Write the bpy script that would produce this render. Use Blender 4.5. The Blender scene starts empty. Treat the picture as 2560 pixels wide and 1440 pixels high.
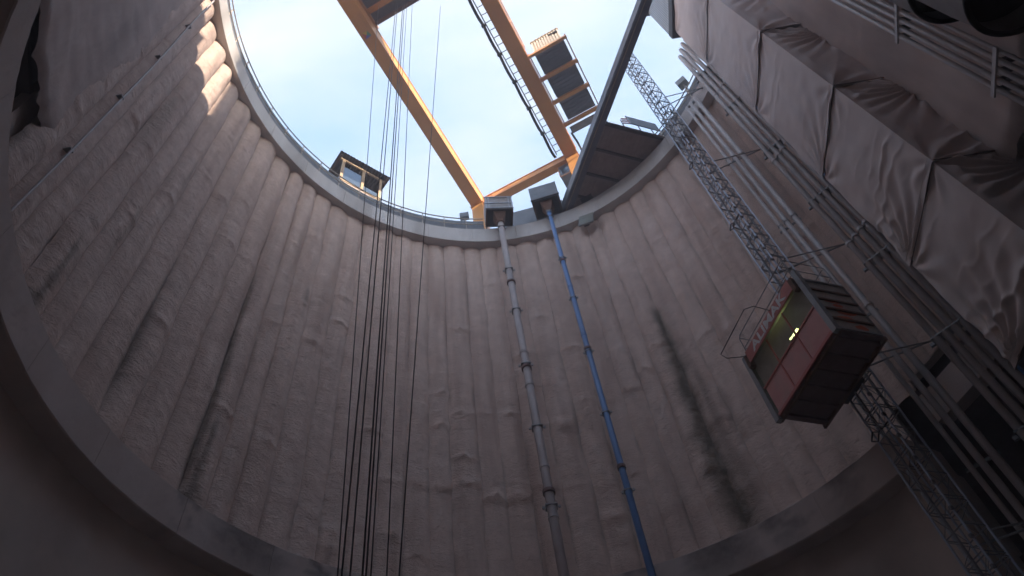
import bpy, bmesh, math, random
from mathutils import Vector, Matrix, noise
random.seed(7)
R = math.radians
# ------------------------------------------------------------------ scene, camera, sky, sun
scn = bpy.context.scene
col = scn.collection
F_PX, ZX, ZY = 1850.0, 1069.065, -550.472          # focal length (px of 2560), picture position of the zenith
CAM = Vector((-0.7416, -9.5948, 1.7))
_z = Vector((ZX - 1280, 720 - ZY, -F_PX)).normalized()
_f = Vector((0, 0, -1)); _f = (_f - _f.dot(_z) * _z).normalized()
_x = _f.cross(_z)
M3 = Matrix((_x, _f, _z))                            # camera axes -> world axes
cam_d = bpy.data.cameras.new('camera'); cam = bpy.data.objects.new('camera', cam_d); col.objects.link(cam)
cam.matrix_world = Matrix.Translation(CAM) @ M3.to_4x4()
cam_d.sensor_width = 36.0; cam_d.lens = 36.0 * F_PX / 2560.0
cam_d.clip_start = 0.05; cam_d.clip_end = 6000
scn.camera = cam

SUN_AZ, SUN_EL = 131.0, 17.0
SUNV = Vector((math.sin(R(SUN_AZ)) * math.cos(R(SUN_EL)), math.cos(R(SUN_AZ)) * math.cos(R(SUN_EL)), math.sin(R(SUN_EL))))
VEIL, CLOUD = (.80, 1.15, 1.55, 1), (1.5, 1.58, 1.64, 1)
w = bpy.data.worlds.new('World'); scn.world = w; w.use_nodes = True
nt = w.node_tree; N = nt.nodes; L = nt.links; N.clear()
out = N.new('ShaderNodeOutputWorld'); bg = N.new('ShaderNodeBackground'); L.new(bg.outputs[0], out.inputs[0])
sky = N.new('ShaderNodeTexSky'); sky.sky_type = 'NISHITA'; sky.sun_disc = False
sky.sun_elevation = R(SUN_EL); sky.sun_rotation = R(SUN_AZ); sky.air_density = 1.0; sky.dust_density = 1.6; sky.ozone_density = 1.0
tc = N.new('ShaderNodeTexCoord')
sx = N.new('ShaderNodeSeparateXYZ'); L.new(tc.outputs['Generated'], sx.inputs[0])   # direction -> flat cirrus layer
mz = N.new('ShaderNodeMath'); mz.operation = 'MAXIMUM'; mz.inputs[1].default_value = .06; L.new(sx.outputs[2], mz.inputs[0])
dv = N.new('ShaderNodeVectorMath'); dv.operation = 'DIVIDE'; cz = N.new('ShaderNodeCombineXYZ')
for k_ in range(3): L.new(mz.outputs[0], cz.inputs[k_])
L.new(tc.outputs['Generated'], dv.inputs[0]); L.new(cz.outputs[0], dv.inputs[1])
mp = N.new('ShaderNodeMapping'); mp.inputs['Scale'].default_value = (1.5, 4.2, 1); mp.inputs['Rotation'].default_value = (0, 0, R(28)); mp.inputs['Location'].default_value = (.4, 1.7, 0)
L.new(dv.outputs[0], mp.inputs[0])
n1 = N.new('ShaderNodeTexNoise'); n1.inputs['Scale'].default_value = 1.5; n1.inputs['Detail'].default_value = 8; n1.inputs['Roughness'].default_value = .58; n1.inputs['Distortion'].default_value = .35
L.new(mp.outputs[0], n1.inputs['Vector'])
n2 = N.new('ShaderNodeTexNoise'); n2.inputs['Scale'].default_value = .55; n2.inputs['Detail'].default_value = 3
L.new(mp.outputs[0], n2.inputs['Vector'])
nm = N.new('ShaderNodeMath'); nm.operation = 'MULTIPLY_ADD'; nm.inputs[1].default_value = .55; L.new(n2.outputs[0], nm.inputs[0])
nh = N.new('ShaderNodeMath'); nh.operation = 'MULTIPLY'; nh.inputs[1].default_value = .5; L.new(n1.outputs[0], nh.inputs[0]); L.new(nh.outputs[0], nm.inputs[2])
cr = N.new('ShaderNodeValToRGB'); cr.color_ramp.elements[0].position = .47; cr.color_ramp.elements[1].position = .74
cr.color_ramp.elements[0].color = (0, 0, 0, 1); cr.color_ramp.elements[1].color = (.9, .9, .9, 1)
L.new(nm.outputs[0], cr.inputs[0])
cl = N.new('ShaderNodeMixRGB'); cl.inputs[2].default_value = CLOUD
ve = N.new('ShaderNodeMixRGB'); ve.inputs[0].default_value = .5; ve.inputs[2].default_value = VEIL
sb = N.new('ShaderNodeMixRGB'); sb.blend_type = 'MULTIPLY'; sb.inputs[0].default_value = 1; sb.inputs[2].default_value = (.94, 1.12, 1.28, 1); L.new(sky.outputs[0], sb.inputs[1]); L.new(sb.outputs[0], ve.inputs[1])
L.new(cr.outputs[0], cl.inputs[0]); L.new(ve.outputs[0], cl.inputs[1]); L.new(cl.outputs[0], bg.inputs[0])
bg.inputs[1].default_value = 0.15
sun_d = bpy.data.lights.new('sun', 'SUN'); sun_d.energy = 2.6; sun_d.angle = R(.53); sun_d.color = (1, .86, .70)
sun = bpy.data.objects.new('sun', sun_d); col.objects.link(sun)
sun.rotation_euler = SUNV.to_track_quat('Z', 'Y').to_euler(); sun.location = (0, 0, 90)
vs = scn.view_settings; vs.view_transform = 'Standard'; vs.look = 'None'; vs.gamma = 1; vs.use_curve_mapping = False
vs.exposure = 2.85
scn.render.engine = 'CYCLES'
scn.cycles.max_bounces = 12; scn.cycles.diffuse_bounces = 8

# ------------------------------------------------------------------ pixel helpers (a pixel gives a direction only)
def ray(px): return M3 @ Vector((px[0] - 1280, 720 - px[1], -F_PX))
def atz(px, z): v = ray(px); return CAM + v * ((z - CAM.z) / v.z)
def atd(px, d): v = ray(px); return CAM + v * (d / math.hypot(v.x, v.y))
def atx(px, x): v = ray(px); return CAM + v * ((x - CAM.x) / v.x)
def onpl(px, P, n): v = ray(px); return CAM + v * ((Vector(P) - CAM).dot(n) / v.dot(n))
def onR(px, rr):
    v = ray(px); a = v.x ** 2 + v.y ** 2; b = 2 * (v.x * CAM.x + v.y * CAM.y); c = CAM.x ** 2 + CAM.y ** 2 - rr * rr
    return CAM + v * ((-b + math.sqrt(b * b - 4 * a * c)) / (2 * a))
def az_d(az, d): return Vector((CAM.x + d * math.sin(R(az)), CAM.y + d * math.cos(R(az)), 0))
def az_R(az, rr):
    s, c = math.sin(R(az)), math.cos(R(az)); b = 2 * (s * CAM.x + c * CAM.y); cc = CAM.x ** 2 + CAM.y ** 2 - rr * rr
    return az_d(az, (-b + math.sqrt(b * b - 4 * cc)) / 2)
def cyl(rr, ph, z): return Vector((rr * math.sin(R(ph)), rr * math.cos(R(ph)), z))   # phi measured from +Y towards +X

# ------------------------------------------------------------------ materials
def mat(name, c1, c2=None, rough=.8, scale=3., bump=.0, bscale=None, stretch=(1, 1, 1), metal=0., detail=6, fine=None, lo=.35, hi=.65,
        stain=None, bdist=.03, big=None, grit=None):
    m = bpy.data.materials.new(name); m.use_nodes = True
    t = m.node_tree; n = t.nodes; l = t.links
    b = n['Principled BSDF']; b.inputs['Roughness'].default_value = rough; b.inputs['Metallic'].default_value = metal
    b.inputs['Specular IOR Level'].default_value = .3
    tcn = n.new('ShaderNodeTexCoord'); mpn = n.new('ShaderNodeMapping'); mpn.inputs['Scale'].default_value = stretch
    l.new(tcn.outputs['Object'], mpn.inputs[0])
    ns = n.new('ShaderNodeTexNoise'); ns.inputs['Scale'].default_value = scale; ns.inputs['Detail'].default_value = detail; ns.inputs['Roughness'].default_value = .6
    l.new(mpn.outputs[0], ns.inputs['Vector'])
    rp = n.new('ShaderNodeValToRGB'); rp.color_ramp.elements[0].position = lo; rp.color_ramp.elements[1].position = hi
    rp.color_ramp.elements[0].color = (*c1, 1); rp.color_ramp.elements[1].color = (*(c2 or c1), 1)
    l.new(ns.outputs[0], rp.inputs[0]); cur = rp.outputs[0]
    if big:                                           # large soft blotches: (scale, colour, amount, stretch)
        mb = n.new('ShaderNodeMapping'); mb.inputs['Scale'].default_value = big[3]; l.new(tcn.outputs['Object'], mb.inputs[0])
        nb = n.new('ShaderNodeTexNoise'); nb.inputs['Scale'].default_value = big[0]; nb.inputs['Detail'].default_value = 5
        l.new(mb.outputs[0], nb.inputs['Vector'])
        rb = n.new('ShaderNodeValToRGB'); rb.color_ramp.elements[0].position = .48; rb.color_ramp.elements[1].position = .72
        rb.color_ramp.elements[0].color = (0, 0, 0, 1); rb.color_ramp.elements[1].color = (big[2],) * 3 + (1,)
        l.new(nb.outputs[0], rb.inputs[0])
        mx = n.new('ShaderNodeMixRGB'); mx.inputs[2].default_value = (*big[1], 1)
        l.new(rb.outputs[0], mx.inputs[0]); l.new(cur, mx.inputs[1]); cur = mx.outputs[0]
    if stain:
        at = n.new('ShaderNodeAttribute'); at.attribute_name = 'stain'
        nn = n.new('ShaderNodeTexNoise'); nn.inputs['Scale'].default_value = 3.5; nn.inputs['Detail'].default_value = 8; nn.inputs['Roughness'].default_value = .7
        l.new(tcn.outputs['Object'], nn.inputs['Vector'])
        ma = n.new('ShaderNodeMath'); ma.operation = 'MULTIPLY_ADD'; ma.inputs[1].default_value = 1.6; ma.inputs[2].default_value = -.8
        l.new(nn.outputs[0], ma.inputs[0])
        ad = n.new('ShaderNodeMath'); ad.operation = 'ADD'; l.new(at.outputs['Fac'], ad.inputs[0])
        mu = n.new('ShaderNodeMath'); mu.operation = 'MULTIPLY'; l.new(ma.outputs[0], mu.inputs[0]); l.new(at.outputs['Fac'], mu.inputs[1]); l.new(mu.outputs[0], ad.inputs[1])
        ad.use_clamp = True
        ms = n.new('ShaderNodeMixRGB'); ms.inputs[2].default_value = (*stain, 1)
        l.new(ad.outputs[0], ms.inputs[0]); l.new(cur, ms.inputs[1]); cur = ms.outputs[0]
    l.new(cur, b.inputs['Base Color'])
    if bump:
        mpb = n.new('ShaderNodeMapping'); mpb.inputs['Scale'].default_value = fine or stretch; l.new(tcn.outputs['Object'], mpb.inputs[0])
        nb2 = n.new('ShaderNodeTexNoise'); nb2.inputs['Scale'].default_value = bscale or scale * 4; nb2.inputs['Detail'].default_value = 7; nb2.inputs['Roughness'].default_value = .65
        l.new(mpb.outputs[0], nb2.inputs['Vector'])
        bp = n.new('ShaderNodeBump'); bp.inputs['Strength'].default_value = bump; bp.inputs['Distance'].default_value = bdist
        l.new(nb2.outputs[0], bp.inputs['Height']); last = bp
        if grit:
            ng = n.new('ShaderNodeTexNoise'); ng.inputs['Scale'].default_value = grit[0]; ng.inputs['Detail'].default_value = 5; ng.inputs['Roughness'].default_value = .7; ng.inputs['Distortion'].default_value = .8
            mg = n.new('ShaderNodeMapping'); mg.inputs['Scale'].default_value = (1, 1, 1.9); l.new(tcn.outputs['Object'], mg.inputs[0]); l.new(mg.outputs[0], ng.inputs['Vector'])
            bq = n.new('ShaderNodeBump'); bq.inputs['Strength'].default_value = grit[1]; bq.inputs['Distance'].default_value = grit[2]
            l.new(ng.outputs[0], bq.inputs['Height']); l.new(bp.outputs[0], bq.inputs['Normal']); last = bq
        l.new(last.outputs[0], b.inputs['Normal'])
    return m
def flat(name, c, rough=.6, metal=0.): return mat(name, tuple(x * .88 for x in c), c, rough, 6., metal=metal)
MT = dict(
    pile=mat('pile_concrete', (.59, .445, .38), (.71, .55, .475), .95, 1.6, .4, 1.5, (1, 1, 1), fine=(3.2, 3.2, 5.0), stain=(.16, .13, .10), bdist=.05, grit=(4.4, .85, .08), big=(.9, (.47, .335, .28), .75, (2.2, 2.2, .16))),
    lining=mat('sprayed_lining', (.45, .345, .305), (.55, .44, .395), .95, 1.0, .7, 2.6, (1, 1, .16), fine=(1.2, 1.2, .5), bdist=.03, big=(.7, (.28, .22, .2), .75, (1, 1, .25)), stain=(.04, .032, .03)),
    cap=mat('cap_concrete', (.55, .515, .50), (.63, .60, .585), .85, 1.4, .25, 7., (1, 1, .3), big=(.8, (.26, .23, .21), .55, (1, 1, .12))),
    ring=mat('ring_concrete', (.48, .385, .345), (.56, .46, .42), .85, .9, .25, 6., (1, 1, .4), stain=(.16, .135, .125)),
    lower=mat('lower_concrete', (.56, .46, .40), (.65, .54, .48), .95, .7, .6, 2.5, big=(.3, (.26, .22, .2), .7, (1, 1, 1))),
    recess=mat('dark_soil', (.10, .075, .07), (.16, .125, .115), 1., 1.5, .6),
    floor=mat('floor_concrete', (.36, .335, .315), (.46, .43, .40), .9, .8, .3),
    ground=mat('ground_gravel', (.20, .18, .16), (.32, .29, .26), .95, 1.2, .5, 12.),
    orange=mat('orange_paint', (.60, .275, .085), (.67, .315, .10), .45, 1.2, .05, 20., big=(.6, (.42, .18, .08), .35, (1, 1, 1))),
    cream=mat('cream_sheet', (.66, .56, .42), (.74, .64, .50), .5, 2.),
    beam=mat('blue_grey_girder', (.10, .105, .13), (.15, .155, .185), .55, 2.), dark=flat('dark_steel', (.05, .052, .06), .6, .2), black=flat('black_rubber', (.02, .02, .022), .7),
    panel=mat('dark_panel', (.13, .135, .155), (.19, .195, .215), .6, 3.),
    steel=mat('grey_steel', (.20, .20, .205), (.29, .29, .295), .5, 4., metal=.35),
    latt=mat('lattice_steel', (.14, .14, .15), (.22, .22, .23), .6, 4.), uside=mat('cage_underside', (.15, .09, .085), (.21, .14, .13), .8, 2.), seam=flat('seam_brown', (.13, .10, .095), .8), chord=mat('mast_tube', (.36, .41, .50), (.46, .51, .60), .4, 3., metal=.35), galv=mat('galvanised_steel', (.34, .36, .40), (.46, .48, .53), .42, 3., metal=.5),
    rust=mat('rusty_steel', (.10, .05, .035), (.20, .11, .075), .85, 5., .2, 20.),
    sheet=mat('grey_blue_sheet', (.13, .15, .18), (.22, .24, .27), .55, 1.8, big=(1.5, (.09, .10, .12), .5, (1, 1, .2))),
    rail=mat('painted_rail', (.48, .42, .36), (.60, .53, .46), .6, 5.),
    pipe=mat('grey_pipe', (.40, .34, .33), (.48, .42, .405), .5, 2., big=(1., (.18, .16, .15), .5, (1, 1, .1))),
    bpipe=mat('blue_pipe', (.10, .21, .44), (.14, .27, .52), .45, 2., big=(.7, (.10, .14, .24), .5, (1, 1, .2))),
    wpipe=mat('pale_pipe', (.47, .42, .41), (.58, .53, .52), .45, 2., big=(.9, (.26, .22, .2), .6, (1, 1, .15))),
    conc_box=mat('hopper_steel', (.26, .25, .25), (.36, .35, .35), .7, 3., big=(2., (.2, .15, .12), .5, (1, 1, .2))),
    tarp=mat('grey_tarpaulin', (.51, .415, .38), (.58, .485, .45), .62, .8, .18, 5., big=(.5, (.38, .32, .315), .5, (1, 1, .4)), bdist=.02),
    wood=mat('dark_planks', (.24, .17, .15), (.36, .27, .24), .9, 2.5, .3, 20., (1, 1, 1)),
    timber=mat('pale_timber', (.42, .30, .19), (.55, .41, .27), .8, 3., .1, 20., (1, 1, .2)),
    roof=mat('roof_sheet', (.03, .03, .032), (.06, .058, .06), .7, 3.),
    red=mat('red_paint', (.46, .12, .10), (.56, .17, .14), .5, 2., big=(1.8, (.30, .09, .08), .6, (1, 1, 1))),
    pink=mat('faded_red_panel', (.55, .25, .23), (.63, .33, .30), .6, 1.6, big=(1.5, (.36, .24, .22), .7, (1, 1, 1))),
    mesh=mat('cage_mesh_sheet', (.33, .285, .25), (.42, .37, .33), .6, 3.),
    spray=flat('orange_spray', (.62, .10, .03), .7),
    white=flat('white_paint', (.75, .74, .72), .6), floodglass=mat('lamp_glass', (.17, .17, .14), (.22, .22, .18), .25, 3.),
    shed=mat('shade_shed_cladding', (.30, .30, .29), (.38, .38, .37), .6, .6), corr=mat('corrugated_sheet', (.36, .37, .38), (.46, .47, .48), .5, 1.5, metal=.3),
    rope=flat('wire_rope', (.085, .085, .095), .55, .2), duct=mat('duct_fabric', (.22, .2, .2), (.3, .28, .28), .6, 2.),
    yellow=flat('yellow_print', (.60, .42, .03)), green=flat('green_print', (.02, .32, .20)), blue=flat('blue_print', (.03, .12, .55)), redp=flat('red_print', (.55, .06, .06)),
)
gl = bpy.data.materials.new('window_glass'); gl.use_nodes = True
_b = gl.node_tree.nodes['Principled BSDF']; _b.inputs['Base Color'].default_value = (.10, .13, .16, 1); _b.inputs['Roughness'].default_value = .08; _b.inputs['Specular IOR Level'].default_value = .8; _b.inputs['Metallic'].default_value = .45
MT['glass'] = gl
em = bpy.data.materials.new('lamp_glow'); em.use_nodes = True
_b = em.node_tree.nodes['Principled BSDF']; _b.inputs['Base Color'].default_value = (.7, .8, .3, 1); _b.inputs['Emission Color'].default_value = (.85, 1, .35, 1); _b.inputs['Emission Strength'].default_value = 2.2
MT['glow'] = em

# ------------------------------------------------------------------ mesh helpers
ORG = {}
X, Y, Z = Vector((1, 0, 0)), Vector((0, 1, 0)), Vector((0, 0, 1))
class MB:
    def __init__(s): s.v = []; s.f = []
    def add(s, vs, fs):
        k = len(s.v); s.v += [Vector(p) for p in vs]; s.f += [tuple(i + k for i in q) for q in fs]; return s
    def box(s, c, size, ax=(X, Y, Z)):
        c = Vector(c); a, b, d = ax[0] * size[0] / 2, ax[1] * size[1] / 2, ax[2] * size[2] / 2
        p = [c + i * a + j * b + k * d for k in (-1, 1) for j in (-1, 1) for i in (-1, 1)]
        return s.add(p, [(0, 2, 3, 1), (4, 5, 7, 6), (0, 1, 5, 4), (2, 6, 7, 3), (0, 4, 6, 2), (1, 3, 7, 5)])
    def bar(s, p0, p1, wd, ht, up=Z):
        p0, p1 = Vector(p0), Vector(p1); d = (p1 - p0).normalized(); sd = d.cross(up)
        if sd.length < 1e-3: sd = d.cross(X)
        sd.normalize(); u = sd.cross(d)
        return s.box((p0 + p1) / 2, ((p1 - p0).length, wd, ht), (d, sd, u))
    def tube(s, p0, p1, r0, n=8, r1=None, cap=True):
        p0, p1 = Vector(p0), Vector(p1); d = (p1 - p0).normalized(); a = d.orthogonal().normalized(); b = d.cross(a); r1 = r0 if r1 is None else r1
        vs = [p0 + (a * math.cos(t) + b * math.sin(t)) * r0 for t in [2 * math.pi * i / n for i in range(n)]]
        vs += [p1 + (a * math.cos(t) + b * math.sin(t)) * r1 for t in [2 * math.pi * i / n for i in range(n)]]
        fs = [(i, (i + 1) % n, n + (i + 1) % n, n + i) for i in range(n)]
        if cap: fs += [tuple(range(n))[::-1], tuple(range(n, 2 * n))]
        return s.add(vs, fs)
    def path(s, pts, r0, n=8, closed=False):
        pts = [Vector(p) for p in pts]; k = len(pts); vs = []; a = None
        for i, p in enumerate(pts):
            q0 = pts[i - 1] if (i or closed) else p; q1 = pts[(i + 1) % k] if (i < k - 1 or closed) else p
            d = (q1 - q0).normalized()
            a = (d.orthogonal() if a is None else a - a.dot(d) * d).normalized(); b = d.cross(a)
            vs += [p + (a * math.cos(2 * math.pi * j / n) + b * math.sin(2 * math.pi * j / n)) * r0 for j in range(n)]
        fs = [(i * n + j, i * n + (j + 1) % n, ((i + 1) % k) * n + (j + 1) % n, ((i + 1) % k) * n + j) for i in range(k if closed else k - 1) for j in range(n)]
        if not closed: fs += [tuple(range(n))[::-1], tuple(range((k - 1) * n, k * n))]
        return s.add(vs, fs)
    def prism(s, pts, off):
        k = len(pts); off = Vector(off); pts = [Vector(p) for p in pts]
        return s.add(pts + [p + off for p in pts], [tuple(range(k))[::-1], tuple(range(k, 2 * k))] + [(i, (i + 1) % k, k + (i + 1) % k, k + i) for i in range(k)])
    def grid(s, fn, nu, nv, flip=False):
        vs = [fn(i / nu, j / nv) for j in range(nv + 1) for i in range(nu + 1)]; W = nu + 1
        fs = [(j * W + i, j * W + i + 1, (j + 1) * W + i + 1, (j + 1) * W + i) for j in range(nv) for i in range(nu)]
        return s.add(vs, [q[::-1] for q in fs] if flip else fs)
    def arc(s, r0, r1, z0, z1, a0, a1, n, closed=False):
        prof = [(r0, z0), (r1, z0), (r1, z1), (r0, z1)]; vs = []
        for i in range(n + 1): vs += [cyl(a, a0 + (a1 - a0) * i / n, z) for a, z in prof]
        fs = [(4 * i + j, 4 * i + (j + 1) % 4, 4 * i + 4 + (j + 1) % 4, 4 * i + 4 + j) for i in range(n) for j in range(4)]
        if not closed: fs += [(0, 1, 2, 3), (4 * n + 3, 4 * n + 2, 4 * n + 1, 4 * n)]
        return s.add(vs, fs)
    def build(s, name, m, parent=None, smooth=False, org=None, bevel=0):
        me = bpy.data.meshes.new(name)
        o0 = ORG[parent.name] if parent is not None else Vector(org or (0, 0, 0))
        me.from_pydata([p - o0 for p in s.v], [], s.f)
        bm = bmesh.new(); bm.from_mesh(me); bmesh.ops.recalc_face_normals(bm, faces=bm.faces)
        if bevel: bmesh.ops.bevel(bm, geom=bm.edges[:], offset=bevel, segments=1, affect='EDGES')
        bm.to_mesh(me); bm.free()
        if smooth: me.polygons.foreach_set('use_smooth', [True] * len(me.polygons))
        me.materials.append(MT[m] if isinstance(m, str) else m)
        o = bpy.data.objects.new(name, me); col.objects.link(o); ORG[o.name] = o0.copy()
        if parent is not None: o.parent = parent
        else: o.location = o0
        return o
def tag(o, label, cat=None, group=None, kind=None):
    if label: o['label'] = label
    if cat: o['category'] = cat
    if group: o['group'] = group
    if kind: o['kind'] = kind
    return o
def thing(name, loc, label, cat, group=None):
    o = bpy.data.objects.new(name, None); col.objects.link(o); o.location = loc; o.empty_display_size = .3; ORG[o.name] = Vector(loc)
    return tag(o, label, cat, group)
def fbm(x, y, z, o=3): return noise.fractal(Vector((x, y, z)), .6, 2.1, o)

# levels
ZC0, ZC1 = 37.35, 38.75        # capping beam
ZR0, ZR1, RR = 13.76, 14.89, 10.63   # lower ring beam
RC = 11.9
HAZE = .009

# ------------------------------------------------------------------ setting: floor, ground
tag(MB().arc(.01, 15.9, -.4, 0, 0, 360, 64, True).build('shaft_floor', 'floor'), None, None, None, 'structure')
tag(MB().arc(12.9, 2600, 37.6, ZC1 - .05, 0, 360, 96, True).build('ground', 'ground'), None, None, None, 'structure')

# ------------------------------------------------------------------ shaft wall: piles one by one
wall = thing('shaft_wall', (0, 0, 0), 'tall round shaft wall of rough bored concrete piles standing side by side', 'wall')
bounds = [-109.2, -104.8, -100.2, -95.6, -90.9, -86.8, -82.5, -77.3, -72.7, -67.4, -62.2, -58.3, -54.4, -49.7, -45.1, -40.7, -36.3, -32.1, -27.8, -23.5,
          -19.3, -14.5, -10.25, -5.6, -.6, 4.4, 9.3, 14.2, 18.0, 21.7, 26.2, 30.9, 35.0, 39.1, 43.3, 47.7, 52.2, 56.8, 61.3, 65.8, 70.3, 74.9, 79.4, 84.0, 88.5]
STAINS = [  # phi, half width, z top, z bottom, strength
    (26.0, 3.4, 28.2, 13.5, .9), (28.3, 2.6, 23.5, 13.5, .45), (-93.5, 1.0, 20.2, 16.6, .75), (-77.4, .8, 24.6, 18.6, .75), (-62.3, .75, 28.0, 17.5, .8), (-61.2, 1.3, 19.6, 15.0, .8), (-83.6, .5, 29.9, 28.4, .45),
    (-51.0, .5, 29.6, 28.2, .5), (-95.0, 1.2, 30.5, 27.5, .4), (-5.6, .4, 19.5, 14.5, .5), (31., 1.2, 22.4, 20.0, .35), (-39., .4, 17., 15., .6), (44, 1.6, 20, 15., .3), (-88., .8, 24.5, 21.5, .35), (9.3, .5, 24, 16, .3), (-27.8, .4, 23, 15, .35), (39.1, .5, 33, 26, .3)]
def stain_at(ph, z):
    s = 0
    for p, hw, zt, zb, k in STAINS:
        if zb - 2.2 < z < zt + .6 and abs(ph - p) < hw * 2.4:
            t = max(0, min(1, (zt - z) / (zt - zb)))
            e = abs(ph - p - .22 * hw * fbm(p, z * .5, 3.3)) / (hw * (.35 + .75 * t) * (1 + .5 * fbm(p + 9, z * 1.1, 1)))
            ed = min(1, max(0, (zt - z) / .8 + .3)) * min(1, max(0, (z - zb) / 2.0 + 1.0))
            s = max(s, math.exp(-1.6 * e * e) * ed * k)
    return s
SOFT = lambda ph: 1.0 if ph < 30 else max(.45, 1 - (ph - 30) / 40)
for i in range(len(bounds) - 1):
    a0, a1 = bounds[i], bounds[i + 1]; pc = (a0 + a1) / 2; half = (a1 - a0) / 2
    ztop, zbot = ZC0 + .03, (14.2 if pc < 53 else 16.9 + .25 * math.sin(pc))
    hw = R(half) * 12.4; rho = hw * ((1.10 if pc < -48 else 1.45) + .14 * random.random()); off = random.uniform(-.06, .07); seed = i * 7.31
    sof = SOFT(pc); rough_ = 1.0 if pc < -30 else .3
    lumps = [(random.uniform(15.5, 34), random.uniform(.12, .3), random.uniform(.03, .09)) for _ in range(2)]
    if -22 < pc < 14: lumps += [(19.95 + random.uniform(-.3, .3), .22, random.uniform(.03, .11)), (23.6 + random.uniform(-.6, .6), .2, .06)]
    nu, nv = 14, 250; st = []
    def fn(u, v):
        t = 2 * u - 1; ph = pc + t * half * 1.1; z = zbot + (ztop - zbot) * v; tt = min(1., abs(t) * 1.1)
        b = math.sqrt(max(0, rho * rho - (hw * min(1, abs(t))) ** 2)) - math.sqrt(max(0, rho * rho - hw * hw))
        rr = 12.45 - b * sof + off * sof
        wig = .05 * fbm(seed, 0, z * .22, 2) * hw / .45
        x, y = rr * math.sin(R(ph)), rr * math.cos(R(ph))
        rr -= .05 * fbm(x * .9 + seed, y * .9, z * .35, 2) * (.5 + .5 * sof)
        rr -= (.012 + .016 * rough_) * fbm(x * 2.4, y * 2.4 + seed, z * 2.6, 3)
        rr -= .009 * math.sin(z * 21 + 3 * fbm(seed, t, z * .8, 2)) * max(0, fbm(seed + 3, t * .5, z * .35, 2) + .25)
        for zl, wl, al in lumps:
            q = (z - zl + .18 * fbm(t * 1.5, seed, zl, 2)) / wl
            if abs(q) < 2.5: rr -= al * math.exp(-q * q) * (1 - tt * .5) * (1.3 if q < 0 else .8)
        s_ = stain_at(ph, z); st.append(max(s_, .55 * max(0, (tt - .85) / .15) * max(0, fbm(seed, 5, z * .5) + .1)))
        rr += .10 * s_ * abs(fbm(x * 3, y * 3, z * 3)) if s_ else 0
        return cyl(rr, ph + math.degrees(wig / 12.4), z)
    mb = MB().grid(fn, nu, nv)
    o = mb.build('pile', 'pile', wall, smooth=True)
    at = o.data.attributes.new('stain', 'FLOAT', 'POINT'); at.data.foreach_set('value', st)
MB().arc(12.62, 12.9, 17.2, ZC0 - .02, 52, 91, 40).build('pile_backing', 'lower', wall)
MB().arc(12.62, 12.9, 14.0, ZC0 - .02, -111, 52, 90).build('pile_backing', 'lower', wall, smooth=False)
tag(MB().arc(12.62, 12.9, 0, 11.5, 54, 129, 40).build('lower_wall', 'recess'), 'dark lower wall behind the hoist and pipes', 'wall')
# sprayed lining on the near sides of the shaft (smooth), with a ragged lower edge above a dark recess
def lining(name, a0, a1, zb, label):
    st = []
    def fn(u, v):
        ph = a0 + (a1 - a0) * u
        zlow = zb + .22 * fbm(ph * .14, 1, 0) + .18 * fbm(ph * .45, 3, 0)
        z = zlow + (ZC0 + .03 - zlow) * v
        x, y = math.sin(R(ph)) * 12, math.cos(R(ph)) * 12
        rr = 12.16 + .10 * fbm(x * .35, y * .35, z * .25) + .02 * fbm(x * .5, y * .5, z * 1.6)
        rr += .28 * max(0, 1 - u * 30) ** 2 + .28 * max(0, 1 - (1 - u) * 30) ** 2
        rr += .12 * max(0, 1 - v * 60) * (1 + fbm(ph, 0, 0))
        st.append(max(0, min(1, (.6 - (z - zlow)) * 1.2)) * .5)  # lining colour darkens towards its lower edge
        return cyl(rr, ph, z)
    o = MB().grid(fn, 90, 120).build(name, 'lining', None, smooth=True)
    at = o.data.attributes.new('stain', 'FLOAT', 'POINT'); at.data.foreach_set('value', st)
    return tag(o, label, 'wall')
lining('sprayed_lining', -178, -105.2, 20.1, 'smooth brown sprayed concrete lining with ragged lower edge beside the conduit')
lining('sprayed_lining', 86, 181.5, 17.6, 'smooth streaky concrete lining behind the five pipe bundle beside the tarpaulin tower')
tag(MB().arc(12.25, 12.7, 15.3, 16.3, 57, 92, 30).build('corbel_beam', 'ring'), 'pale concrete strip between dark gaps behind the four pipe bundle', 'beam')
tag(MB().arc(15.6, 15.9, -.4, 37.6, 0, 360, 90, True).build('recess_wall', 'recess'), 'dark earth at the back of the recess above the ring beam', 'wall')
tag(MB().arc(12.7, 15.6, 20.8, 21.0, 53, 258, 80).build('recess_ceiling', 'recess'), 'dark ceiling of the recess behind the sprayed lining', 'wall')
tag(MB().arc(11.2, 12.9, 0, ZR0 + .3, -231, 54, 110).build('lower_wall', 'lower'), 'dim smooth concrete wall below the ring beam', 'wall')

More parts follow.
